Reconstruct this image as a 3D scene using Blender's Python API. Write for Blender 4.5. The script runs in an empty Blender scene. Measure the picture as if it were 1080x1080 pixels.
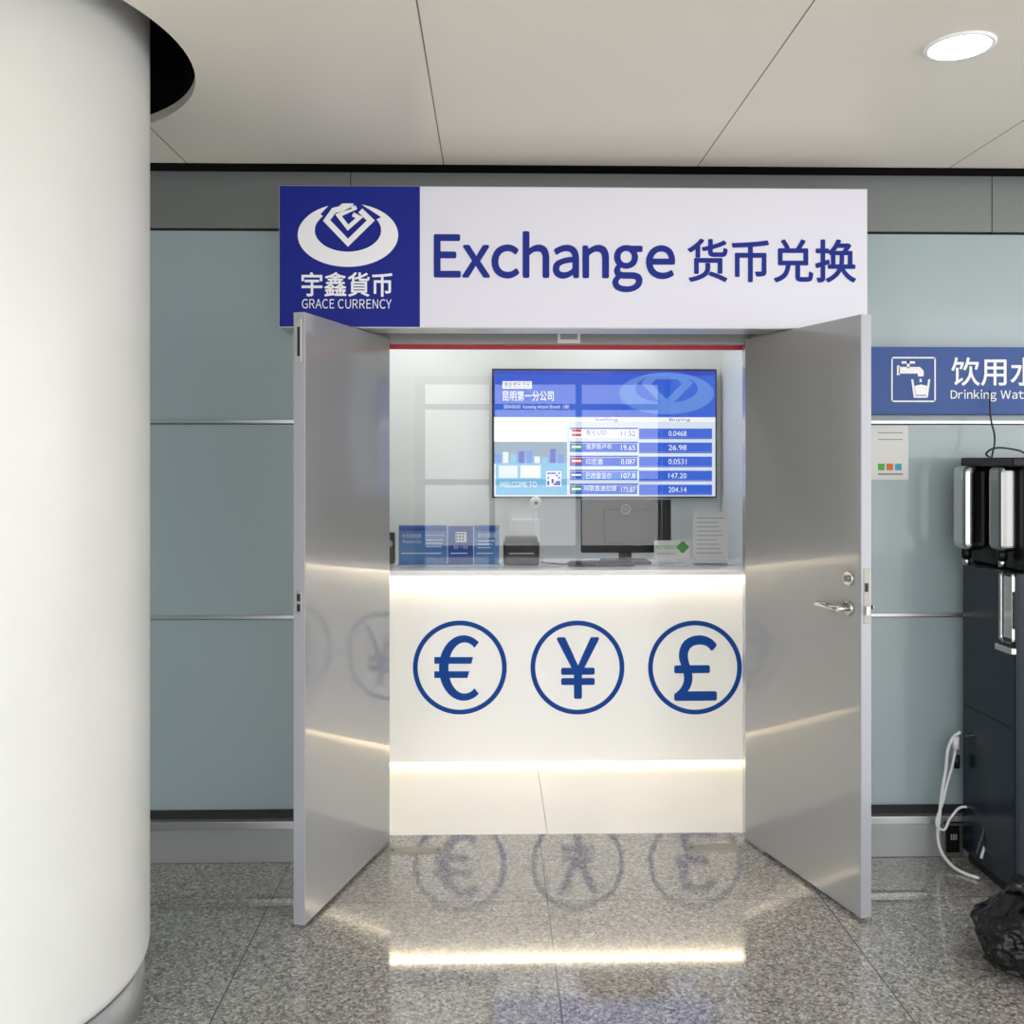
import bpy, bmesh, math, random
from mathutils import Vector, Matrix, noise
random.seed(3)
sc=bpy.context.scene
sc.view_settings.view_transform='Standard'
sc.view_settings.look='None'
CAMH=1.6; TH=math.radians(1.2); F=1000.0; HOR=484.0
# ---------- survey helper: photo measurement -> metres on the vertical plane y=Y
def P(px,py,Y):
    dx,dy=math.sin(TH),math.cos(TH)
    u=(px-540.0)/F
    rx=dx+u*math.cos(TH); ry=dy-u*math.sin(TH); rz=(HOR-py)/F
    s=Y/ry
    return Vector((rx*s,Y,CAMH+rz*s))
def lin(v):
    v/=255.0
    return v/12.92 if v<=0.04045 else ((v+0.055)/1.055)**2.4
def C(r,g,b): return (lin(r),lin(g),lin(b),1)
# ---------- materials
def mat(name,col,rough=0.5,metal=0.0,coat=0.0,coatr=0.03,emit=None,es=0.0,var=0.0,vscale=4.0,bump=0.0,bscale=80,spec=0.5,stretch=None):
    m=bpy.data.materials.new(name); m.use_nodes=True
    nt=m.node_tree; b=nt.nodes['Principled BSDF']
    b.inputs['Base Color'].default_value=col
    b.inputs['Roughness'].default_value=rough
    b.inputs['Metallic'].default_value=metal
    b.inputs['Coat Weight'].default_value=coat
    b.inputs['Coat Roughness'].default_value=coatr
    b.inputs['Specular IOR Level'].default_value=spec
    if emit:
        b.inputs['Emission Color'].default_value=emit
        b.inputs['Emission Strength'].default_value=es
    if var>0 or bump>0:
        tc=nt.nodes.new('ShaderNodeTexCoord'); mp=nt.nodes.new('ShaderNodeMapping')
        nt.links.new(tc.outputs['Object'],mp.inputs['Vector'])
        if stretch: mp.inputs['Scale'].default_value=stretch
    if var>0:
        n=nt.nodes.new('ShaderNodeTexNoise'); n.inputs['Scale'].default_value=vscale; n.inputs['Detail'].default_value=6
        nt.links.new(mp.outputs[0],n.inputs['Vector'])
        r=nt.nodes.new('ShaderNodeValToRGB')
        r.color_ramp.elements[0].position=0.3; r.color_ramp.elements[1].position=0.7
        r.color_ramp.elements[0].color=(col[0]*(1-var),col[1]*(1-var),col[2]*(1-var),1)
        r.color_ramp.elements[1].color=(min(1,col[0]*(1+var*.5)),min(1,col[1]*(1+var*.5)),min(1,col[2]*(1+var*.5)),1)
        nt.links.new(n.outputs['Fac'],r.inputs['Fac']); nt.links.new(r.outputs['Color'],b.inputs['Base Color'])
    if bump>0:
        n=nt.nodes.new('ShaderNodeTexNoise'); n.inputs['Scale'].default_value=bscale; n.inputs['Detail'].default_value=4
        nt.links.new(mp.outputs[0],n.inputs['Vector'])
        bp=nt.nodes.new('ShaderNodeBump'); bp.inputs['Strength'].default_value=bump; bp.inputs['Distance'].default_value=0.01
        nt.links.new(n.outputs['Fac'],bp.inputs['Height']); nt.links.new(bp.outputs[0],b.inputs['Normal'])
    return m
def grid_nodes(nt,x0,w,y0=None):
    tc=nt.nodes.new('ShaderNodeTexCoord'); sp=nt.nodes.new('ShaderNodeSeparateXYZ')
    nt.links.new(tc.outputs['Object'],sp.inputs[0])
    def line(sock,off):
        a=nt.nodes.new('ShaderNodeMath'); a.operation='SUBTRACT'; a.inputs[1].default_value=off
        nt.links.new(sock,a.inputs[0])
        p=nt.nodes.new('ShaderNodeMath'); p.operation='PINGPONG'; p.inputs[1].default_value=0.5
        nt.links.new(a.outputs[0],p.inputs[0])
        l=nt.nodes.new('ShaderNodeMath'); l.operation='LESS_THAN'; l.inputs[1].default_value=w
        nt.links.new(p.outputs[0],l.inputs[0]); return l.outputs[0]
    fx=line(sp.outputs['X'],x0)
    if y0 is None: return tc,fx
    fy=line(sp.outputs['Y'],y0)
    mx=nt.nodes.new('ShaderNodeMath'); mx.operation='MAXIMUM'
    nt.links.new(fx,mx.inputs[0]); nt.links.new(fy,mx.inputs[1]); return tc,mx.outputs[0]
def mixcol(nt,fac,a,b):
    m=nt.nodes.new('ShaderNodeMix'); m.data_type='RGBA'
    if isinstance(fac,float): m.inputs[0].default_value=fac
    else: nt.links.new(fac,m.inputs[0])
    for s,v in ((6,a),(7,b)):
        if isinstance(v,tuple): m.inputs[s].default_value=v
        else: nt.links.new(v,m.inputs[s])
    return m.outputs[2]
# granite
M_gran=bpy.data.materials.new('granite_polished'); M_gran.use_nodes=True
nt=M_gran.node_tree; b=nt.nodes['Principled BSDF']
tc,seam=grid_nodes(nt,0.2,0.0022,3.43)
v=nt.nodes.new('ShaderNodeTexVoronoi'); v.inputs['Scale'].default_value=120
nt.links.new(tc.outputs['Object'],v.inputs['Vector'])
sx=nt.nodes.new('ShaderNodeSeparateColor'); nt.links.new(v.outputs['Color'],sx.inputs[0])
rp=nt.nodes.new('ShaderNodeValToRGB'); rp.color_ramp.interpolation='CONSTANT'
els=rp.color_ramp.elements
els[0].position=0; els[0].color=C(52,49,48)
els[1].position=0.15; els[1].color=C(106,101,95)
for p_,c_ in ((0.38,C(140,134,126)),(0.62,C(162,157,149)),(0.86,C(198,194,187))):
    e=els.new(p_); e.color=c_
nt.links.new(sx.outputs[0],rp.inputs['Fac'])
v2=nt.nodes.new('ShaderNodeTexVoronoi'); v2.inputs['Scale'].default_value=260
nt.links.new(tc.outputs['Object'],v2.inputs['Vector'])
sx2=nt.nodes.new('ShaderNodeSeparateColor'); nt.links.new(v2.outputs['Color'],sx2.inputs[0])
rp2=nt.nodes.new('ShaderNodeValToRGB'); rp2.color_ramp.interpolation='CONSTANT'
e2=rp2.color_ramp.elements; e2[0].color=C(56,53,51); e2[1].position=0.2; e2[1].color=C(142,136,128)
e=e2.new(0.7); e.color=C(188,184,177)
nt.links.new(sx2.outputs[1],rp2.inputs['Fac'])
c1=mixcol(nt,0.35,rp.outputs['Color'],rp2.outputs['Color'])
c2=mixcol(nt,seam,c1,C(54,50,46))
nt.links.new(c2,b.inputs['Base Color'])
b.inputs['Roughness'].default_value=0.4; b.inputs['Coat Weight'].default_value=1; b.inputs['Coat Roughness'].default_value=0.055; b.inputs['Coat IOR'].default_value=1.95
# ceiling
M_ceil=bpy.data.materials.new('ceiling_panel'); M_ceil.use_nodes=True
nt=M_ceil.node_tree; b=nt.nodes['Principled BSDF']
tc,seam=grid_nodes(nt,-0.19,0.0022)
c2=mixcol(nt,seam,C(236,230,217),C(95,91,84)); nt.links.new(c2,b.inputs['Base Color'])
b.inputs['Roughness'].default_value=0.32
# glass
M_glass=bpy.data.materials.new('clear_glass'); M_glass.use_nodes=True
nt=M_glass.node_tree; nt.nodes.remove(nt.nodes['Principled BSDF'])
fr=nt.nodes.new('ShaderNodeFresnel'); fr.inputs[0].default_value=1.5
tr=nt.nodes.new('ShaderNodeBsdfTransparent'); gl=nt.nodes.new('ShaderNodeBsdfGlossy'); gl.inputs['Roughness'].default_value=0.0
ms=nt.nodes.new('ShaderNodeMixShader')
nt.links.new(fr.outputs[0],ms.inputs[0]); nt.links.new(tr.outputs[0],ms.inputs[1]); nt.links.new(gl.outputs[0],ms.inputs[2])
nt.links.new(ms.outputs[0],nt.nodes['Material Output'].inputs[0])

M_frost=mat('frosted_glass_panel',C(158,174,178),0.22,0.0,coat=0.6,coatr=0.08,var=0.05,vscale=0.8)
M_fascia=mat('grey_metal_panel',C(126,130,129),0.35,0.3)
M_alu=mat('aluminium_trim',C(205,207,207),0.3,0.8)
M_base=mat('brushed_baseboard',C(172,174,175),0.3,0.35,var=0.06,vscale=6,stretch=(1,1,30))
M_dark=mat('dark_gap',C(28,30,32),0.6)
M_black=mat('black_plastic',C(14,14,16),0.35,spec=0.3)
M_blackm=mat('black_matte',C(8,8,9),0.9,spec=0.1)
M_door=mat('door_grey_laminate',C(152,152,153),0.25,0.12,coat=1.0,coatr=0.05)
M_dedge=mat('door_edge_paint',C(168,170,177),0.3,0.2)
M_steel=mat('stainless_steel',C(205,205,203),0.16,1.0)
M_dsteel=mat('dark_stainless_steel',C(150,150,150),0.2,1.0)
M_bsteel=mat('brushed_steel_plate',C(150,148,142),0.4,0.9)
M_white=mat('white_wall_paint',C(224,227,223),0.5,var=0.02,vscale=2)
M_counter=mat('white_counter_panel',C(249,249,249),0.18,coat=0.5)
M_ifloor=mat('white_glossy_floor',C(244,240,232),0.4,coat=1.0,coatr=0.3,var=0.03,vscale=3)
M_led=mat('warm_led',C(255,235,205),0.5,emit=(1,0.84,0.60,1),es=19)
M_led2=mat('warm_led_toe',C(255,235,205),0.5,emit=(1,0.83,0.58,1),es=11)
M_lamp=mat('lamp_diffuser',C(255,255,255),0.5,emit=(1,0.97,0.92,1),es=10)
M_panel=mat('added_led_panel',C(255,255,255),0.5,emit=(1,1,1,1),es=14)  # glow of the panels added above the interior
M_signw=mat('sign_print_white',C(232,231,243),0.45,spec=0.3)  # unlit printed sign face, white part
M_signb=mat('sign_print_blue',C(30,42,140),0.5,spec=0.15)  # unlit printed sign face, blue part
M_blue=mat('vinyl_blue',C(36,50,140),0.5,spec=0.15)
M_cblue=mat('currency_blue',C(6,68,152),0.5,spec=0.2)
M_vwhite=mat('vinyl_white',C(246,246,250),0.4)
M_wblue=mat('wayfinding_blue',C(60,88,152),0.4,spec=0.3)
M_paper=mat('white_paper',C(228,228,226),0.6)
M_red=mat('red_strip',C(190,40,60),0.4)
M_col=mat('column_cladding',C(222,222,218),0.38,var=0.05,vscale=2.2,coat=0.2,coatr=0.25)
M_navy=mat('dispenser_navy',C(16,28,40),0.25,0.0,spec=0.35)
M_hose=mat('white_hose',C(225,228,228),0.35)
M_cable=mat('black_cable',C(15,15,15),0.4)
M_bag=mat('black_bin_bag',C(9,9,10),0.3,bump=0.4,bscale=18,spec=0.4)
M_green=mat('print_green',C(70,175,60),0.5); M_orange=mat('print_orange',C(215,110,60),0.5); M_teal=mat('print_teal',C(60,170,190),0.5)
M_grey=mat('print_grey',C(150,152,156),0.5)
M_leaf=mat('leaflet_blue',C(72,126,190),0.45,spec=0.2); M_leaf2=mat('leaflet_blue_dark',C(34,82,166),0.45,spec=0.2)
def scr(n,c,s=0.95): return mat(n,C(10,10,10),0.25,emit=c,es=s)
S_blue=scr('screen_blue',C(25,92,218)); S_blue2=scr('screen_blue_deep',C(10,58,195)); S_lt=scr('screen_light',C(220,232,246)); S_wh=scr('screen_white',C(250,252,255))
S_cy=scr('screen_cyan',C(110,185,225)); S_pale=scr('screen_logo_blue',C(88,138,228)); S_red=scr('screen_red',C(200,50,50)); S_gn=scr('screen_green',C(40,150,80)); S_pic=scr('screen_picture',C(120,150,175)); S_sky=scr('screen_sky',C(60,130,225))
# ---------- object helpers
def parent(o,e):
    if e is not None:
        o.parent=e; o.matrix_parent_inverse=Matrix.Translation(e.location).inverted()
    return o
def empty(name,loc):
    e=bpy.data.objects.new(name,None); e.location=loc; e.empty_display_size=0.1
    sc.collection.objects.link(e); return e
def mk(name,bm,m,e=None,smooth=False):
    me=bpy.data.meshes.new(name); bmesh.ops.recalc_face_normals(bm,faces=bm.faces[:]) if smooth!='keep' else None
    bm.to_mesh(me); bm.free()
    if smooth is True:
        for p in me.polygons: p.use_smooth=True
    o=bpy.data.objects.new(name,me); sc.collection.objects.link(o)
    if m: me.materials.append(m)
    return parent(o,e)
def box(name,x0,x1,y0,y1,z0,z1,m,e=None,bev=0.0,seg=2,R=None):
    bm=bmesh.new(); bmesh.ops.create_cube(bm,size=1)
    for v in bm.verts:
        v.co=Vector(((x0+x1)/2+v.co.x*(x1-x0),(y0+y1)/2+v.co.y*(y1-y0),(z0+z1)/2+v.co.z*(z1-z0)))
    if bev>0: bmesh.ops.bevel(bm,geom=bm.edges[:],offset=bev,segments=seg,affect='EDGES',profile=0.5)
    if R is not None: bmesh.ops.transform(bm,matrix=R,verts=bm.verts)
    return mk(name,bm,m,e)
def pbox(name,a,b_,c,d,Y,th,m,e=None,bev=0.0):
    p=P(a,(b_+d)/2,Y).x; q=P(c,(b_+d)/2,Y).x
    zt=P((a+c)/2,b_,Y).z; zb=P((a+c)/2,d,Y).z
    return box(name,p,q,Y,Y+th,zb,zt,m,e,bev)
def cyl(name,c,r,h,m,e=None,axis='Z',seg=32,r2=None,bev=0):
    bm=bmesh.new(); bmesh.ops.create_cone(bm,cap_ends=True,segments=seg,radius1=r,radius2=r if r2 is None else r2,depth=h)
    if bev: bmesh.ops.bevel(bm,geom=[x for x in bm.edges if abs(x.verts[0].co.z-x.verts[1].co.z)<1e-6],offset=bev,segments=3,affect='EDGES')
    if axis=='X': bmesh.ops.rotate(bm,matrix=Matrix.Rotation(math.pi/2,3,'Y'),verts=bm.verts)
    if axis=='Y': bmesh.ops.rotate(bm,matrix=Matrix.Rotation(math.pi/2,3,'X'),verts=bm.verts)
    if isinstance(axis,Vector):
        bmesh.ops.transform(bm,matrix=Vector((0,0,1)).rotation_difference(axis).to_matrix().to_4x4(),verts=bm.verts)
    bmesh.ops.translate(bm,vec=c,verts=bm.verts)
    o=mk(name,bm,m,e,False)
    for p in o.data.polygons:
        if len(p.vertices)==4: p.use_smooth=True
    return o
def tube(name,pts,r,m,e=None,cyc=False):
    cu=bpy.data.curves.new(name,'CURVE'); cu.dimensions='3D'; cu.bevel_depth=r; cu.bevel_resolution=4; cu.resolution_u=10
    s=cu.splines.new('BEZIER'); s.bezier_points.add(len(pts)-1)
    for bp,p in zip(s.bezier_points,pts):
        bp.co=p; bp.handle_left_type='AUTO'; bp.handle_right_type='AUTO'
    cu.use_fill_caps=True; s.use_cyclic_u=cyc
    o=bpy.data.objects.new(name,cu); sc.collection.objects.link(o)
    cu.materials.append(m); return parent(o,e)
def tmesh(s):
    cu=bpy.data.curves.new('t','FONT'); cu.body=s; cu.size=1; cu.resolution_u=6
    o=bpy.data.objects.new('t',cu); sc.collection.objects.link(o)
    bpy.context.view_layer.update()
    me=bpy.data.meshes.new_from_object(o.evaluated_get(bpy.context.evaluated_depsgraph_get()))
    bpy.data.objects.remove(o)
    vs=[(v.co.x,v.co.y) for v in me.vertices]; fs=[tuple(p.vertices) for p in me.polygons]
    return vs,fs
def text(name,s,a,b_,c,d,Y,m,e,bold=0.0,fw=False,gap=0.09):
    """flat vinyl lettering; fw=True sets each latin glyph with the sans (full-width) forms, packed proportionally"""
    V=[];Fc=[]
    if fw:
        x=0
        narrow={'x':0.6,'y':0.4,'v':0.5,'A':0.4,'Y':0.3,'r':0.8,'t':0.6}
        prev=None
        for ch in s:
            if ch==' ': x+=0.40; prev=None; continue
            g=chr(ord(ch)+0xFEE0) if 0x21<=ord(ch)<=0x7e else ch
            vs,fs=tmesh(g)
            if not vs: continue
            mn=min(q[0] for q in vs); mx_=max(q[0] for q in vs)
            k=narrow.get(ch,1)
            if prev is not None: x+=gap*min(k,narrow.get(prev,1))
            o=len(V); V+=[(q[0]-mn+x,q[1]) for q in vs]; Fc+=[tuple(i+o for i in f) for f in fs]
            x+=mx_-mn; prev=ch
    else:
        V,Fc=tmesh(s)
    if not V: return None
    if bold>0:
        V0,F0=V,Fc; V=[];Fc=[]
        offs=[(bold*math.cos(t*math.pi/4),bold*math.sin(t*math.pi/4)) for t in range(8)]
        for (ox,oy) in offs:
            o=len(V); V+=[(q[0]+ox,q[1]+oy) for q in V0]; Fc+=[tuple(i+o for i in f) for f in F0]
        nper=len(V0)
    else: nper=len(V)
    xs=[q[0] for q in V]; ys=[q[1] for q in V]
    x0=P(a,(b_+d)/2,Y).x; x1=P(c,(b_+d)/2,Y).x; zt=P((a+c)/2,b_,Y).z; zb=P((a+c)/2,d,Y).z
    mnx,mxx,mny,mxy=min(xs),max(xs),min(ys),max(ys)
    W=[(x0+(q[0]-mnx)/max(1e-6,mxx-mnx)*(x1-x0), Y-0.0012-0.00004*(i//nper), zb+(q[1]-mny)/max(1e-6,mxy-mny)*(zt-zb)) for i,q in enumerate(V)]
    me=bpy.data.meshes.new(name); me.from_pydata(W,[],Fc); me.update()
    me.materials.append(m)
    ob=bpy.data.objects.new(name,me); sc.collection.objects.link(ob)
    return parent(ob,e)
def poly(name,pts,Y,m,e,th=0.001):
    bm=bmesh.new(); vs=[bm.verts.new(P(x,y,Y)) for x,y in pts]
    f=bm.faces.new(vs); r=bmesh.ops.extrude_face_region(bm,geom=[f])
    bmesh.ops.translate(bm,vec=(0,-th,0),verts=[g for g in r['geom'] if isinstance(g,bmesh.types.BMVert)])
    return mk(name,bm,m,e)
def ering(name,c1,r1,c2,r2,Y,m,e,n=72,th=0.001,a0=0,a1=360):
    bm=bmesh.new(); o_=[];i_=[]
    full=(a1-a0)>=360
    N=n if full else n+1
    for k in range(N):
        t=math.radians(a0+(a1-a0)*k/n)
        p=P(c1[0]+r1[0]*math.cos(t),c1[1]-r1[1]*math.sin(t),Y); p.y-=th
        q=P(c2[0]+r2[0]*math.cos(t),c2[1]-r2[1]*math.sin(t),Y); q.y-=th
        o_.append(bm.verts.new(p)); i_.append(bm.verts.new(q))
    for k in range(n):
        j=(k+1)%N
        bm.faces.new((o_[k],o_[j],i_[j],i_[k]))
    return mk(name,bm,m,e)

WX0,WX1=-4.5,4.5
CZ=2.753; CE=3.72; WY=3.82
# ---------- room shell
box('floor',-6,6,-6.5,4.04,-0.1,0,M_gran)
ce=box('ceiling',-5,5,0.2,CE,CZ,CZ+0.03,M_ceil)
cx,cy,cr=-1.60,2.69,0.60
cut=cyl('cut',(cx,cy,CZ),0.73,0.5,None,seg=96)
md=ce.modifiers.new('b','BOOLEAN'); md.object=cut; md.solver='EXACT'
bpy.context.view_layer.update()
nm=bpy.data.meshes.new_from_object(ce.evaluated_get(bpy.context.evaluated_depsgraph_get()))
ce.modifiers.clear(); ce.data=nm; bpy.data.objects.remove(cut)
for p in nm.polygons: p.use_smooth=False
if not nm.materials: nm.materials.append(M_ceil)
bm=bmesh.new(); bmesh.ops.create_cone(bm,cap_ends=True,segments=96,radius1=0.74,radius2=0.74,depth=0.3)
bmesh.ops.delete(bm,geom=[f for f in bm.faces if f.calc_center_median().z<-0.14],context='FACES')
bmesh.ops.translate(bm,vec=(cx,cy,CZ+0.031+0.15),verts=bm.verts)
mk('trim_1',bm,M_blackm)
# column
col=empty('round_column',(cx,cy,0))
bm=bmesh.new()
prof=[(0.565,0.135),(0.585,0.138),(0.596,0.15),(0.6,0.17),(0.6,CZ+0.29)]
seg=128; rings=[[bm.verts.new((cx+r*math.cos(2*math.pi*k/seg),cy+r*math.sin(2*math.pi*k/seg),z)) for k in range(seg)] for r,z in prof]
for a,b_ in zip(rings,rings[1:]):
    for k in range(seg): bm.faces.new((a[k],a[(k+1)%seg],b_[(k+1)%seg],b_[k]))
mk('cladding',bm,M_col,col,True)
cyl('base_ring',(cx,cy,0.065),0.585,0.13,M_base,col,seg=128)
cyl('core',(cx,cy,0.07),0.55,0.14,M_dark,col,seg=64)

# ---------- door leaf geometry
Hl=P(411,600,3.95); Nl=P(321.5,600,3.24)
Hr=P(786,600,3.95); Nr=P(908,600,3.25)
OX0,OX1=Hl.x,Hr.x
# ---------- facade wall
wz=[P(235,857,WY).z,P(235,652,WY).z,P(235,446,WY).z,P(235,242,WY).z]
wl=empty('wall_back',(0,WY,0))
JL=OX0-0.16; JR=OX1+0.16
box('backing_left',WX0,JL+0.04,WY+0.03,WY+0.12,0,3.3,M_dark,wl)
box('backing_right',JR-0.04,WX1,WY+0.03,WY+0.12,0,3.3,M_dark,wl)
box('backing_top',JL+0.04,JR-0.04,WY+0.03,WY+0.12,2.2,3.3,M_dark,wl)
def cols(x0,x1,edges):
    e=[x0]+[t for t in edges if x0<t<x1]+[x1]; return list(zip(e,e[1:]))
k=0
vx=P(370,190,WY).x
for side,(a,b_) in (('l',(WX0,JL)),('r',(JR,WX1))):
    for (p,q) in cols(a,b_,[vx-2.4,vx-1.2+(-0.3),JR+1.35,JR+2.55]):
        for z0,z1 in zip(wz,wz[1:]):
            k+=1; box('glass_panel_%d'%k,p+0.003,q-0.003,WY,WY+0.02,z0+0.012,z1-0.006,M_frost,wl)
for (p,q) in cols(WX0,WX1,[vx-1.8,vx,vx+2.6,vx+4.2]):
    k+=1; box('fascia_panel_%d'%k,p+0.002,q-0.002,WY-0.005,WY+0.025,wz[3]+0.004,3.2,M_fascia,wl)
box('lintel_panel',JL,JR,WY,WY+0.02,2.2,wz[3]-0.004,M_fascia,wl)
for i,z in enumerate(wz[1:3]):
    for s,(a,b_) in (('l',(WX0,JL)),('r',(JR,WX1))):
        box('rail_%s%d'%(s,i),a,b_,WY-0.012,WY+0.03,z-0.002,z+0.012,M_alu,wl,0.001)
for s,(a,b_) in (('left',(WX0,JL)),('right',(JR,WX1))):
    bb=empty('baseboard_'+s,((a+b_)/2,WY,0))
    box('board',a,b_,3.775,WY+0.03,0,P(235,873,3.79).z,M_base,bb,0.003)
    box('cap',a,b_,3.765,WY+0.03,P(235,873,3.79).z+0.002,P(235,866,3.79).z+0.005,M_alu,bb,0.002)
    box('shadow_gap',a,b_,3.80,WY+0.03,P(235,866,3.79).z+0.006,wz[0]+0.012,M_dark,bb)
box('trim_2',WX0,WX1,CE+0.002,WY-0.006,CZ-0.004,CZ+0.02,M_blackm)
# ---------- door frame
fr_=empty('door_frame',((OX0+OX1)/2,3.9,0))
box('jamb_left_outer',OX0-0.17,OX0-0.075,WY-0.02,4.04,0,2.2,M_door,fr_,0.002)
box('jamb_left_stop',OX0-0.075,OX0-0.012,3.985,4.04,0,2.2,M_door,fr_,0.002)
box('jamb_right_outer',OX1+0.075,OX1+0.17,WY-0.02,4.04,0,2.2,M_door,fr_,0.002)
box('jamb_right_stop',OX1+0.012,OX1+0.075,3.985,4.04,0,2.2,M_door,fr_,0.002)
box('head',OX0-0.075,OX1+0.075,3.86,3.96,2.125,2.2,M_door,fr_,0.002)
zt=P(600,363,3.97).z
box('head_stop',OX0-0.075,OX1+0.075,3.965,4.04,zt,2.2,M_door,fr_,0.002)
box('red_seal',OX0-0.05,OX1+0.05,4.042,4.055,zt-0.014,zt+0.03,M_red,fr_)
pbox('label',588,347,612,362,3.955,0.003,M_paper,fr_)
pbox('label_mark',591,351,609,358,3.953,0.002,M_grey,fr_)
# ---------- doors
def door(name,H,N,side):
    L=(Vector((N.x-H.x,N.y-H.y,0))).length
    u=Vector((N.x-H.x,N.y-H.y,0)).normalized()
    n=Vector((-u.y,u.x,0))
    if n.x*side<0: n=-n
    e=empty(name,(H.x,H.y,0))
    R=Matrix(((u.x,n.x,0,H.x),(u.y,n.y,0,H.y),(0,0,1,0),(0,0,0,1)))
    def db(nm,s0,s1,t0,t1,z0,z1,m,bev=0): 
        return box(nm,s0,s1,t0,t1,z0,z1,m,e,bev,2,R)
    def W(s,t,z): return R@Vector((s,t,z))
    db('leaf',0,L-0.003,0,0.043,0.012,2.10,M_door,0.0015)
    db('edge_strip',L-0.0028,L+0.001,0.001,0.042,0.012,2.10,M_dedge,0.0005)
    if side<0:
        db('flush_bolt',L+0.001,L+0.003,0.012,0.032,1.93,2.08,M_steel,0.0008)
        db('flush_bolt_slot',L+0.003,L+0.004,0.017,0.027,1.95,2.05,M_dark)
        db('strike_plate',L+0.001,L+0.003,0.012,0.032,1.07,1.15,M_steel,0.0008)
        db('strike_hole_1',L+0.003,L+0.004,0.016,0.028,1.08,1.105,M_dark)
        db('strike_hole_2',L+0.003,L+0.004,0.016,0.028,1.115,1.14,M_dark)
    else:
        db('lock_plate',L+0.001,L+0.003,0.010,0.034,1.03,1.22,M_bsteel,0.0008)
        db('latch',L+0.003,L+0.012,0.014,0.028,1.06,1.09,M_steel,0.001)
        db('deadbolt_hole',L+0.003,L+0.004,0.014,0.028,1.14,1.17,M_dark)
        zr=1.075; s=L-0.062
        for sd,nm in ((-1,'inner'),(1,'outer')):
            t0=0 if sd<0 else 0.043
            ax=(n*sd)
            cyl('rosette_'+nm,W(s,t0+sd*0.005,zr),0.026,0.01,M_steel,e,ax,32,None,0.002)
            cyl('spindle_'+nm,W(s,t0+sd*0.028,zr),0.010,0.045,M_steel,e,ax,24)
            tube('lever_'+nm,[W(s+0.003,t0+sd*0.048,zr),W(s-0.02,t0+sd*0.052,zr+0.001),W(s-0.07,t0+sd*0.052,zr+0.004),W(s-0.125,t0+sd*0.046,zr+0.001)],0.0095,M_steel,e)
            cyl('cylinder_rose_'+nm,W(s,t0+sd*0.004,zr+0.105),0.026,0.008,M_steel,e,ax,32,None,0.002)
            cyl('key_cylinder_'+nm,W(s,t0+sd*0.011,zr+0.105),0.012,0.01,M_bsteel,e,ax,24)
    db('pivot_arm',0.02,0.16,0.006,0.036,2.10,2.112,M_bsteel,0.001)
    db('pivot_bottom',0.0,0.14,-0.002,0.045,0.003,0.0115,M_bsteel,0.001)
    return e
door('door_1',Hl,Nl,-1); door('door_2',Hr,Nr,1)
for (a,b_) in ((409,467),(724,785)):
    p=P(a,896,3.88); q=P(b_,896,3.88)
    e=empty('floor_spring_plate',((p.x+q.x)/2,3.88,0))
    box('plate',p.x,q.x,3.845,3.915,0.0,0.003,M_bsteel,e,0.001)
    for xx in (p.x+0.02,q.x-0.02): cyl('screw',(xx,3.88,0.0035),0.005,0.001,M_dark,e,seg=12)
# ---------- interior room
RX0,RX1,BY=-1.15,1.5,6.2
box('wall_left',RX0-0.1,RX0,4.06,BY,0,2.75,M_white); box('wall_right',RX1,RX1+0.1,4.06,BY,0,2.75,M_white)
box('wall_rear',RX0-0.1,RX1+0.1,BY,BY+0.1,0,2.75,M_white)
iw=empty('wall_front',(0.2,4.05,0))
box('left_part',RX0-0.1,OX0-0.06,4.04,4.06,0,2.75,M_white,iw); box('right_part',OX1+0.06,RX1+0.1,4.04,4.06,0,2.75,M_white,iw)
box('top_part',OX0-0.06,OX1+0.06,4.057,4.07,2.12,2.75,M_white,iw)
box('ceiling.001',RX0-0.1,RX1+0.1,4.04,BY+0.1,2.75,2.8,M_white)
fl=empty('floor.001',(0.2,5,0))
sxm=P(577,880,4.06).x
box('tile_left',RX0,sxm-0.001,4.041,BY,-0.1,-0.0005,M_ifloor,fl); box('tile_right',sxm+0.001,RX1,4.041,BY,-0.1,-0.0005,M_ifloor,fl)
for i,(xx,yy) in enumerate(((-0.5,4.5),(0.75,4.5),(-0.5,5.7),(0.75,5.7))):
    e=empty('added_light_panel' if i==0 else 'added_light_panel.%03d'%i,(xx,yy,2.74))  # panels out of view, added to brighten the interior room
    box('diffuser',xx-0.28,xx+0.28,yy-0.13,yy+0.13,2.738,2.745,M_panel,e)
    box('rim',xx-0.3,xx+0.3,yy-0.15,yy+0.15,2.742,2.75,M_alu,e)
# counter
ct=empty('service_counter',(0.2,4.94,0)); CT=1.028
box('front_panel',RX0,RX1,4.94,4.96,0.022,0.995,M_counter,ct)
box('plinth',RX0,RX1,5.02,5.04,0,0.035,M_counter,ct)
box('body',RX0,RX1,4.96,5.36,0.036,0.994,M_white,ct)
box('top_slab',RX0,RX1,4.86,5.42,0.998,CT,M_counter,ct,0.003)
box('led_top',RX0+0.02,RX1-0.02,4.905,4.925,0.992,0.9975,M_led,ct)
box('led_toe',RX0+0.02,RX1-0.02,4.965,4.985,0.030,0.0355,M_led2,ct)
for i,(c,s,bx) in enumerate(((485,None,None),(609,'￥',(587,672,632,737)),(733,'￡',(711,670,756,739)))):
    ering('ring_%d'%i,(c,704),(49.5,49.5),(c,704),(44.5,44.5),4.94,M_cblue,ct,th=0.001)
    if s: text('symbol_%d'%i,s,bx[0],bx[1],bx[2],bx[3],4.94,M_cblue,ct,bold=0.016)
ering('symbol_0_arc',(489,704.5),(26,34.5),(490,704.5),(17,27),4.94,M_cblue,ct,th=0.0012,a0=52,a1=308)
poly('symbol_0_bar_1',[(458,693),(499,693),(497,700),(458,700)],4.9385,M_cblue,ct,0.0006)
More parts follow.
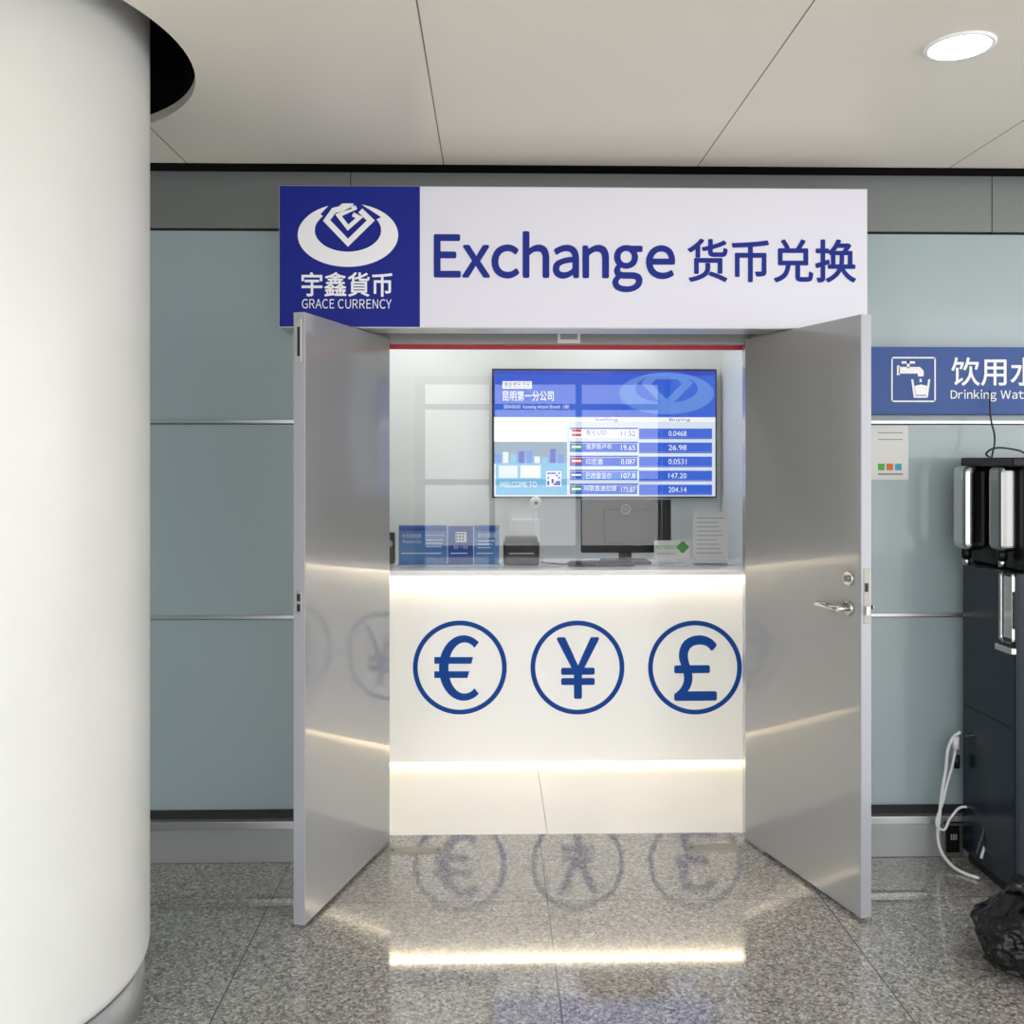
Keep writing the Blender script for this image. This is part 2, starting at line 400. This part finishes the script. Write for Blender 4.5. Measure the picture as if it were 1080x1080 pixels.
poly('symbol_0_bar_2',[(458,708),(495,708),(493,715),(458,715)],4.9385,M_cblue,ct,0.0006)
# glass screen over counter
gs=empty('counter_glass_screen',(0.2,5.0,CT))
box('pane',RX0,RX1,4.995,5.0,CT+0.001,2.74,M_glass,gs)
# ---------- TV
tv=empty('wall_mounted_tv',P(637,457,BY)); TY=6.12
pbox('housing',519,389,756,525,TY,0.05,M_black,tv,0.003)
pbox('bracket',600,430,680,490,TY+0.05,BY-TY-0.051,M_black,tv)
def sq(n,a,b_,c,d,m,l=1): return pbox(n,a,b_,c,d,TY-0.0012*l,0.001,m,tv)
sq('screen_base',521,391,754.5,523.5,S_lt)
sq('header',521,391,754.5,440,S_blue,2)
sq('header_band',521,391,754.5,396,S_blue2,3)
sq('tag',530,402,561,410,S_wh,3)
TT=TY-0.0036
text('tag_text','美金 欧元 日元',532,403,559,409,TT,S_blue2,tv)
text('branch_name','昆明第一分公司',530,412,584,423,TT,S_wh,tv,bold=0.012)
text('date_line','2024-05-02  Kunming Airport Branch  1/80',531,427,600,432,TT,S_wh,tv)
ering('logo_ring',(703,415),(50,22),(703,410),(33,15),TT,S_pale,tv)
poly('logo_gem',[(676,404),(686,394),(720,394),(731,404),(703,432)],TT-0.0005,S_pale,tv)
poly('logo_gem_in',[(687,405),(692,400),(714,400),(719,405),(703,421)],TT-0.002,S_blue,tv)
sq('row_gap',598,440,754.5,445,S_wh,2)
text('th_a','Selling',628,441,652,445,TT,S_blue2,tv); text('th_b','Buying',706,441,728,445,TT,S_blue2,tv)
vals=[('11.52','0.0468'),('19.65','26.98'),('0.087','0.0531'),('107.8','147.20'),('173.87','204.14')]
fl_=[S_red,S_gn,S_red,S_blue2,S_gn]
for i in range(5):
    y=450+i*14.8
    sq('row_l%d'%i,601,y,672,y+12,S_wh if i%2==0 and i<1 else S_lt,2)
    sq('row_ra%d'%i,601,y+1,673,y+2.5,S_blue2,3)
    sq('row_r%d'%i,674,y+2,751,y+12,S_blue,2)
    sq('row_rb%d'%i,674,y+12.2,751,y+13.2,S_blue2,3)
    if i>=1: sq('row_dk%d'%i,601,y+3,672,y+12,S_blue if i in(1,2,4) else S_sky,3)
    sq('flag_%d'%i,603,y+3,613,y+10,fl_[i],4); sq('flag_b%d'%i,603,y+5.5,613,y+7.5,S_wh,5)
    text('v_a%d'%i,vals[i][0],655,y+4.5,670,y+10,TT-0.003,S_blue2 if i==0 else S_wh,tv)
    text('v_b%d'%i,vals[i][1],705,y+4.5,724,y+10,TT-0.001,S_wh,tv)
    if i in(2,3): text('cur_%d'%i,['','','印尼盾','巴西雷亚尔'][i],618,y+4,(636 if i==2 else 645),y+10.5,TT-0.003,S_wh,tv)
text('cur_0','美元 USD',618,453,640,459,TT-0.003,S_blue2,tv); text('cur_1','俄罗斯卢布',618,468,645,474,TT-0.003,S_wh,tv)
text('cur_4','阿联酋迪拉姆',616,512,650,518,TT-0.003,S_wh,tv)
sq('photo_sky',521,440,598,466,S_wh,2); sq('photo_pic',521,466,598,489,S_pic,2)
for i in range(9): 
    a=522+i*8.3; h=random.uniform(3,13); sq('photo_bldg_%d'%i,a,489-h-4,a+6,489,[S_sky,S_lt,S_cy,S_blue2][i%4],3)
sq('promo',523,488,598,522,S_cy,3); sq('promo_card',526,491,546,504,S_lt,4); sq('promo_card2',549,491,570,504,S_wh,4)
text('promo_text','WELCOME TO',527,508,566,514,TY-0.006,S_wh,tv)
sq('qr',576,497,592,513,S_wh,4)
for i in range(6):
    for j in range(6):
        if random.random()<0.5 or (i in(0,5) and j in (0,5)): sq('qr_m',577.2+i*2.3,498.2+j*2.3,579.3+i*2.3,500.3+j*2.3,S_blue2,5)
# ---------- counter items
def ctop(px,Y): return P(px,600,Y).x
lf=empty('leaflet_display',(ctop(474,5.1),5.12,CT))
for i,(a,b_) in enumerate(((420.5,471.5),(472.5,499),(500,526.5))):
    Y=5.10; x0,x1=ctop(a,Y),ctop(b_,Y); z1=P(a,554+(0.8 if i==1 else 0),Y).z
    box('card_%d'%i,x0,x1,Y,Y+0.003,CT+0.004,z1,M_leaf if i!=1 else M_leaf2,lf)
    pbox('card_band_%d'%i,a+1,555.5,b_-1,560,Y-0.001,0.0008,M_leaf2,lf)
    if i==1:
        pbox('qr_%d'%i,a+8,561,b_-7,572,Y-0.001,0.0008,M_paper,lf)
        for q in range(9): 
            qa=a+8.7+(q%3)*3.2; qb=562+(q//3)*3.2; pbox('qrm_%d_%d'%(i,q),qa,qb,qa+1.8,qb+1.8,Y-0.002,0.0008,M_leaf2,lf)
        text('card_text_%d'%i,'扫一扫',a+6,575,b_-6,579,Y-0.0005,M_paper,lf)
    elif i==0:
        text('card_text_0a','外币兑换指南',a+4,563,a+24,567.5,Y-0.0005,M_paper,lf); text('card_text_0b','Welcome to China',a+4,569,a+24,573,Y-0.0005,M_paper,lf)
        text('card_text_0c','Payment Guide',a+29,563,b_-3,566,Y-0.0005,M_paper,lf)
        for q in range(3): pbox('para_%d'%q,a+29,569+q*3.5,b_-4-q,570+q*3.5,Y-0.001,0.0008,M_paper,lf)
    else:
        text('card_text_2a','支付服务',a+4,562,b_-4,567,Y-0.0005,M_paper,lf)
        for q in range(3): pbox('para2_%d'%q,a+4,570+q*3.5,b_-5-q*2,571+q*3.5,Y-0.001,0.0008,M_paper,lf)
    pbox('card_line_%d'%i,a+3,583,b_-6,584,Y-0.001,0.0008,M_paper,lf)
box('holder_base',ctop(419,5.08),ctop(528,5.08),5.07,5.16,CT,CT+0.006,mat('acrylic',C(190,205,215),0.1),lf)
sp=empty('desk_speaker',(ctop(414,5.15),5.15,CT)); x=ctop(414,5.2)
box('body',x-0.04,x+0.012,5.18,5.24,CT,CT+0.17,M_black,sp,0.008); cyl('cone',(x-0.014,5.179,CT+0.11),0.018,0.004,M_grey,sp,'Y')
pr=empty('receipt_printer',(ctop(550,5.2),5.2,CT)); Y=5.09
x0,x1=ctop(531,Y),ctop(569,Y)
box('body',x0,x1,Y,Y+0.14,CT,P(550,571,Y).z,M_black,pr,0.012,3); box('lid',x0+0.01,x1-0.01,Y+0.01,Y+0.12,P(550,571,Y).z,P(550,567,Y).z,M_black,pr,0.004)
box('slot',x0+0.03,x1-0.03,Y-0.001,Y+0.004,CT+0.06,CT+0.068,M_grey,pr)
box('key_row',x0+0.02,x1-0.02,Y-0.0015,Y+0.002,CT+0.025,CT+0.033,M_dark,pr)
wc=empty('desk_webcam',(ctop(565,5.29),5.29,CT)); x=ctop(565,5.29)
cyl('foot',(x,5.285,CT+0.005),0.038,0.01,M_paper,wc); cyl('stem',(x,5.285,CT+0.14),0.006,0.27,M_paper,wc)
zc=P(565,530,5.29).z
bm=bmesh.new(); bmesh.ops.create_uvsphere(bm,u_segments=24,v_segments=16,radius=0.034); bmesh.ops.translate(bm,vec=(x,5.285,zc),verts=bm.verts); mk('head',bm,M_paper,wc,True)
cyl('lens',(x,5.252,zc),0.010,0.01,M_black,wc,'Y')
tp=empty('ticket_printer',(ctop(553,5.36),5.38,CT)); 
box('body',ctop(539,5.36),ctop(569,5.36),5.345,5.41,CT,P(550,547,5.36).z,M_paper,tp,0.012); box('paper',ctop(543,5.36),ctop(562,5.36),5.37,5.373,P(550,547,5.36).z,P(550,540,5.36).z,M_paper,tp)
mo=empty('computer_monitor',(ctop(660,5.3),5.3,CT)); Y=5.2
x0,x1=ctop(613,Y),ctop(708,Y); z1=P(660,527,Y).z; z0=P(660,583,Y).z
box('shell',x0,x1,Y,Y+0.035,z0,z1,M_black,mo,0.006,3); box('screen',x0+0.01,x1-0.01,Y+0.035,Y+0.037,z0+0.015,z1-0.01,S_blue,mo)
box('rear_hump',x0+0.12,x1-0.12,Y-0.02,Y,z0+0.05,z1-0.05,M_black,mo,0.008)
xc=(x0+x1)/2
box('neck',xc-0.035,xc+0.035,Y+0.036,Y+0.055,CT+0.01,z0+0.15,M_black,mo,0.004); box('foot',xc-0.13,xc+0.13,Y-0.06,Y+0.15,CT,CT+0.012,M_black,mo,0.004)
ering('badge',(660,537),(5,5),(660,537),(4.2,4.2),Y-0.022,M_grey,mo); text('badge_text','dell'.upper(),656.8,535.5,663.2,538.8,Y-0.022,M_grey,mo)
kb=empty('keyboard',(ctop(640,5.0),5.06,CT)); 
box('tray',ctop(600,5.06),ctop(668,5.06),5.03,5.12,CT,CT+0.018,M_black,kb,0.004)
for r in range(4):
    for c in range(14):
        xx=ctop(602,5.06)+c*0.0235; box('key',xx,xx+0.02,5.035+r*0.02,5.052+r*0.02,CT+0.018,CT+0.023,M_dark,kb)
tube('usb_cable',[Vector((ctop(572,5.1),5.2,CT+0.005)),Vector((ctop(585,5.1),5.08,CT+0.01)),Vector((ctop(598,5.1),5.1,CT+0.006)),Vector((ctop(602,5.1),5.12,CT+0.012))],0.004,M_cable,kb)
ss=empty('tabletop_sign',(ctop(709,5.05),5.05,CT))
pbox('plate',690,570,728,591,5.05,0.004,M_paper,ss); 
bxx=P(709,590,5.05).x
box('foot',bxx-0.08,bxx+0.08,5.04,5.09,CT,CT+0.005,M_paper,ss)
for (dx,dy) in ((0,-4),(4,0),(0,4),(-4,0)): ering('clover',(720+dx*.8,577+dy*.8),(3.2,3),(720+dx*.8,577+dy*.8),(0.1,0.1),5.049,M_green,ss,n=20)
text('t','PROTEGIENDO',692,575,714,579,5.049,M_green,ss); text('t2','welcome',693,582,712,585,5.049,M_grey,ss)
ph=empty('paper_notice_stand',(ctop(749,5.12),5.12,CT))
pbox('sheet',731,540,768,592,5.12,0.003,M_paper,ph); bxx=P(749,590,5.12).x; box('foot',bxx-0.09,bxx+0.09,5.10,5.17,CT,CT+0.006,M_grey,ph)
for i in range(9): pbox('line_%d'%i,735,546+i*4.6,764-(i*7)%9,546.7+i*4.6,5.119,0.0007,M_grey,ph)
# ---------- main sign
sg=empty('exchange_sign',P(604,271,3.7)); SY=3.655
def fitbox(n,a,c,t,bm_,Y,th,m,e,bev=0.002):
    return box(n,P(a,(t+bm_)/2,Y).x,P(c,(t+bm_)/2,Y).x,Y,Y+th,P((a+c)/2,bm_,Y).z,P((a+c)/2,t,Y).z,m,e,bev)
X0=P(294,270,SY).x; X1=P(915,270,SY).x; XB=P(443,270,SY).x; ZT=P(604,197,SY).z; ZB=P(604,346.5,SY).z
box('case',X0,X1,SY,WY-0.007,ZB,ZT,M_alu,sg,0.003)
box('face_blue',X0+0.004,XB,SY-0.004,SY,ZB+0.004,ZT-0.004,M_signb,sg); box('face_white',XB,X1-0.004,SY-0.004,SY,ZB+0.004,ZT-0.004,M_signw,sg)
FY=SY-0.0045
text('exchange_text','Exchange',457.5,244,712,308,FY,M_blue,sg,bold=0.022,fw=True,gap=0.11)
text('exchange_text_cn','货币兑换',725,252,903,298,FY,M_blue,sg,bold=0.018)
text('company_cn','宇鑫貨币',318,287,414,313,FY,M_vwhite,sg,bold=0.016)
text('company_en','GRACE CURRENCY',318.5,315.5,413,325.5,FY,M_vwhite,sg,fw=True,gap=0.18)
ering('logo_ring',(367,248),(53,33.5),(367,243),(35,22.5),FY,M_vwhite,sg)
LY=FY-0.0015
poly('logo_gap_l',[(338,226),(345,231),(362,213),(352,211)],LY,M_signb,sg,0.0006)
poly('logo_gap_r',[(374,211),(402,229),(393,233),(372,219)],LY,M_signb,sg,0.0006)
LY-=0.001
def stroke(n,pts,w):
    L=[];R_=[]
    for i,p in enumerate(pts):
        p=Vector(p); a=Vector(pts[max(0,i-1)]); b2=Vector(pts[min(len(pts)-1,i+1)])
        d1=(p-a).normalized() if i>0 else (b2-p).normalized(); d2=(b2-p).normalized() if i<len(pts)-1 else d1
        nn=Vector((-(d1+d2).y,(d1+d2).x)).normalized(); k_=w/2/max(0.35,nn.dot(Vector((-d1.y,d1.x))))
        L.append(p+nn*k_); R_.append(p-nn*k_)
    bm=bmesh.new(); lv=[bm.verts.new(P(q.x,q.y,LY)) for q in L]; rv=[bm.verts.new(P(q.x,q.y,LY)) for q in R_]
    for i in range(len(pts)-1): bm.faces.new((lv[i],lv[i+1],rv[i+1],rv[i]))
    return mk(n,bm,M_vwhite,sg)
stroke('logo_gem_outline',[(370,217.5),(352,222),(344.5,232.5),(367,256),(391,232.5),(380,222)],6)
stroke('logo_gem_hook',[(376,218.5),(357,227),(367,240),(379,229.5),(372,226)],4.5)
# ---------- drinking water sign
ds=empty('drinking_water_sign',P(1010,400,3.76)); DY=3.74
fitbox('board',913,1112,366,437,DY,WY-DY-0.002,M_wblue,ds); 
text('cn','饮用水',1003,377,1095,407,DY-0.0005,M_vwhite,ds,bold=0.012); text('en','Drinking Water',1002.5,411,1093,423.5,DY-0.0005,M_vwhite,ds,bold=0.008,fw=True,gap=0.14)
def dr(n,a,b_,c,d): return pbox(n,a,b_,c,d,DY-0.002,0.0015,M_vwhite,ds)
dr('icon_top',940,376.5,987,378); dr('icon_bot',940,422.5,987,424); dr('icon_l',940,376.5,941.5,424); dr('icon_r',985.5,376.5,987,424)
dr('tap_body',948,387,968,394); dr('tap_handle',951,381,965,383.5); dr('tap_stem',956.5,381,959.5,388)
poly('tap_spout',[(963,387),(970,387),(974,391),(974,397),(968,397),(968,393),(963,393)],DY-0.001,M_vwhite,ds); dr('tap_inlet',946,385.5,949,395.5)
poly('cup_l',[(961,400),(963,400),(966,419),(963.5,419)],DY-0.001,M_vwhite,ds); poly('cup_r',[(979,400),(981,400),(978.5,419),(976,419)],DY-0.001,M_vwhite,ds)
dr('cup_b',964,417.5,978,419.5); dr('drop',970,399.5,972,403)
poly('water',[(964.5,407),(971,405.5),(978,407),(976.5,416.5),(966,416.5)],DY-0.001,M_vwhite,ds)
npn=empty('wall_notice_paper',P(940,478,WY)); NY=WY-0.003
pbox('sheet',918,449,958,506,NY,0.0025,M_paper,npn)
for i,(m_,a) in enumerate(((M_green,926),(M_orange,935),(M_teal,944))): pbox('icon_%d'%i,a,489,a+7,496,NY-0.001,0.0009,m_,npn)
for i in range(2): pbox('line_%d'%i,926,456+i*7,952,457+i*7,NY-0.001,0.0009,M_grey,npn)
pbox('line_4',926,499,952,501,NY-0.001,0.0009,M_grey,npn)
# ---------- downlight
lp=P(1012,43,2.62); lx,ly=lp.x,2.62
def downlight(nm,lx,ly):
    dl=empty(nm,(lx,ly,CZ))
    cyl('diffuser',(lx,ly,CZ-0.003),0.08,0.006,M_lamp,dl,seg=48)
    bm=bmesh.new(); n=48; pr_=[(0.081,-0.006),(0.090,-0.008),(0.094,-0.004),(0.094,0)]
    rs=[[bm.verts.new((lx+r*math.cos(2*math.pi*k/n),ly+r*math.sin(2*math.pi*k/n),CZ+z)) for k in range(n)] for r,z in pr_]
    for a,b_ in zip(rs,rs[1:]):
        for k in range(n): bm.faces.new((a[k],a[(k+1)%n],b_[(k+1)%n],b_[k]))
    mk('trim_ring',bm,M_vwhite,dl,True)
for i,(x,y) in enumerate(((lx,ly),(lx-2.0,0.9),(lx,0.9),(lx+2.0,ly),(lx-4,0.9))):
    downlight('recessed_downlight' if i==0 else 'recessed_downlight.%03d'%i,x,y)
# ---------- water dispenser (front faces left)
wd=empty('water_dispenser',(2.1,3.55,0)); XL=P(1015,700,3.75).x
box('cabinet',XL,XL+0.42,3.36,3.755,0.04,1.19,M_navy,wd,0.012,3)
box('plinth',XL+0.02,XL+0.4,3.38,3.74,0,0.04,M_black,wd)
box('upper_column',XL+0.04,XL+0.42,3.38,3.755,1.19,1.60,M_black,wd,0.008,3)
xa=P(1003,540,3.73).x
box('hood',xa+0.05,XL+0.42,3.37,3.755,1.572,1.605,M_black,wd,0.006)
box('door_seam',XL-0.002,XL+0.002,3.38,3.74,0.62,0.626,M_dark,wd)
box('tap_head_0',xa,xa+0.095,3.62,3.73,1.245,1.572,M_steel,wd,0.028,6)
box('tap_head_0_bracket',xa+0.09,XL+0.05,3.64,3.71,1.27,1.56,M_black,wd,0.004)
cyl('nozzle_0',(xa+0.035,3.675,1.232),0.019,0.04,M_black,wd); cyl('nozzle_tip_0',(xa+0.035,3.675,1.2),0.014,0.03,M_steel,wd)
xb=P(1041,540,3.52).x
box('tap_head_1',xb,xb+0.07,3.42,3.52,1.26,1.572,M_dsteel,wd,0.022,5)
box('tap_head_1_bracket',xb+0.06,XL+0.06,3.43,3.51,1.27,1.56,M_black,wd,0.004)
cyl('nozzle_1',(xb+0.03,3.47,1.245),0.018,0.04,M_black,wd); cyl('nozzle_tip_1',(xb+0.03,3.47,1.215),0.013,0.03,M_steel,wd)
xt=P(1056,640,3.46).x
box('cup_dispenser',xt,XL+0.01,3.37,3.46,0.93,1.19,M_steel,wd,0.02,4)
box('cup_dispenser_window',xt+0.02,XL-0.005,3.366,3.372,0.99,1.12,M_black,wd,0.002)
box('drip_tray',xt-0.015,XL+0.01,3.365,3.48,0.895,0.92,M_steel,wd,0.004)
wt=P(1045,440,3.7)
tube('power_cable',[Vector((XL+0.07,3.66,1.60)),Vector((wt.x+0.005,3.68,1.68)),Vector((wt.x,3.70,1.76)),Vector((wt.x+0.003,3.715,1.87))],0.0035,M_cable,wd)
tube('power_cable_loop',[Vector((XL+0.05,3.62,1.60)),Vector((XL+0.02,3.6,1.625)),Vector((XL+0.12,3.58,1.635)),Vector((XL+0.2,3.6,1.60))],0.0035,M_cable,wd)
# hoses
hs=empty('drain_hose',P(1010,850,3.7))
Yh=3.72
def hp(px,py,Y=Yh): 
    v=P(px,py,Y); return Vector((v.x,Y,max(v.z,0.009)))
tube('hose_outer',[hp(1013,772),hp(1005,778),hp(997,815),hp(991,860),hp(991,893),hp(1003,912,3.66),hp(1018,922,3.6),hp(1033,929,3.56)],0.0065,M_hose,hs)
tube('hose_inner',[hp(1009,778),hp(1006,800),hp(996,840),hp(993,875),hp(1003,862),hp(1016,851),hp(1030,858,3.7),hp(1040,880,3.62),hp(1035,905,3.56)],0.005,M_hose,hs)
tube('hose_thin',[hp(1018,776,3.7),hp(1032,778,3.64),hp(1041,810,3.6),hp(1041,860,3.58),hp(1030,900,3.6)],0.003,mat('grey_hose',C(80,90,100),0.4),hs)
cyl('connector',hp(1008,783,3.72),0.013,0.05,M_hose,hs); cyl('valve',hp(1009,803,3.73),0.012,0.05,M_black,hs)
so=empty('wall_socket',hp(1003,885,3.77)); pbox('plate',994,866,1016,904,3.765,0.009,M_bsteel,so,0.002); pbox('insert',998,871,1012,899,3.762,0.003,M_black,so); 
for i in range(3): pbox('pin_%d'%i,1003+i*2.5,880,1004.2+i*2.5,886,3.76,0.002,M_grey,so)
# bin bag
def bag(nm,c,rx,ry,h,seed):
    bm=bmesh.new(); bmesh.ops.create_icosphere(bm,subdivisions=6,radius=1)
    for v in bm.verts:
        p=v.co.copy(); o=Vector((seed,0,0))
        z=p.z
        rr=1.0
        if z>0.35: rr=1-0.30*((z-0.35)/0.65)**1.4
        fold=0.10*noise.noise(p*2.2+o)+0.07*(1-abs(noise.noise(p*4.5+o))*2)+0.035*(1-abs(noise.noise(p*10+o))*2)
        ang=math.atan2(p.y,p.x)
        if z>0: fold+=0.05*z*math.sin(ang*11+3*noise.noise(p*2+o))
        s=1+fold
        zz=(z+1)/2*h*(1+0.12*noise.noise(p*3+o))
        zz=max(0.002,zz-0.05*h)
        v.co=Vector((c[0]+p.x*rx*s*rr*(1.0 if z>-0.6 else 1.1),c[1]+p.y*ry*s*rr,zz))
    e=empty(nm,(c[0],c[1],0)); mk('sack',bm,M_bag,e,True)
    bm=bmesh.new(); n=40; base=[]; 
    for j,(r,z) in enumerate(((0.09,h*0.84),(0.04,h*0.92),(0.03,h*0.95),(0.05,h*1.0),(0.07,h*1.02))):
        base.append([bm.verts.new((c[0]+r*(1+0.3*math.sin(7*2*math.pi*k/n)*(1 if j!=2 else .3))*math.cos(2*math.pi*k/n),c[1]+r*(1+0.3*math.sin(7*2*math.pi*k/n+1))*math.sin(2*math.pi*k/n),z+0.01*math.sin(5*2*math.pi*k/n))) for k in range(n)])
    for a,b_ in zip(base,base[1:]):
        for k in range(n): bm.faces.new((a[k],a[(k+1)%n],b_[(k+1)%n],b_[k]))
    mk('tied_neck',bm,M_bag,e,True)
bag('garbage_bag',(1.70,2.93,0),0.165,0.15,0.255,4.0)
# ---------- terminal glazing behind the photographer
wn=empty('window_1',(0,-6.4,0))
for i in range(9):
    x=-6+i*1.5; box('mullion_%d'%i,x-0.05,x+0.05,-6.45,-6.35,0,5,M_dark,wn)
for i,z in enumerate((0.05,1.2,2.5,3.8,5)): box('transom_%d'%i,-6,6,-6.44,-6.36,z-0.05,z+0.05,M_dark,wn)
# ---------- world
w=bpy.data.worlds.new('daylight'); sc.world=w; w.use_nodes=True
nt=w.node_tree; bg=nt.nodes['Background']
tc=nt.nodes.new('ShaderNodeTexCoord'); sp_=nt.nodes.new('ShaderNodeSeparateXYZ'); rr=nt.nodes.new('ShaderNodeValToRGB')
nt.links.new(tc.outputs['Generated'],sp_.inputs[0]); nt.links.new(sp_.outputs['Z'],rr.inputs['Fac'])
rr.color_ramp.elements[0].position=0.0; rr.color_ramp.elements[0].color=(0.94,0.94,0.93,1)
rr.color_ramp.elements[1].position=0.6; rr.color_ramp.elements[1].color=(0.94,0.96,1,1)
nt.links.new(rr.outputs['Color'],bg.inputs['Color']); bg.inputs['Strength'].default_value=3.0
# ---------- camera
cam=bpy.data.cameras.new('camera'); co=bpy.data.objects.new('camera',cam); sc.collection.objects.link(co)
co.location=(0,0,CAMH); co.rotation_euler=(math.pi/2,0,-TH)
cam.sensor_width=36; cam.lens=F/1080*36; cam.shift_y=-(540-HOR)/1080
cam.clip_start=0.05
sc.camera=co
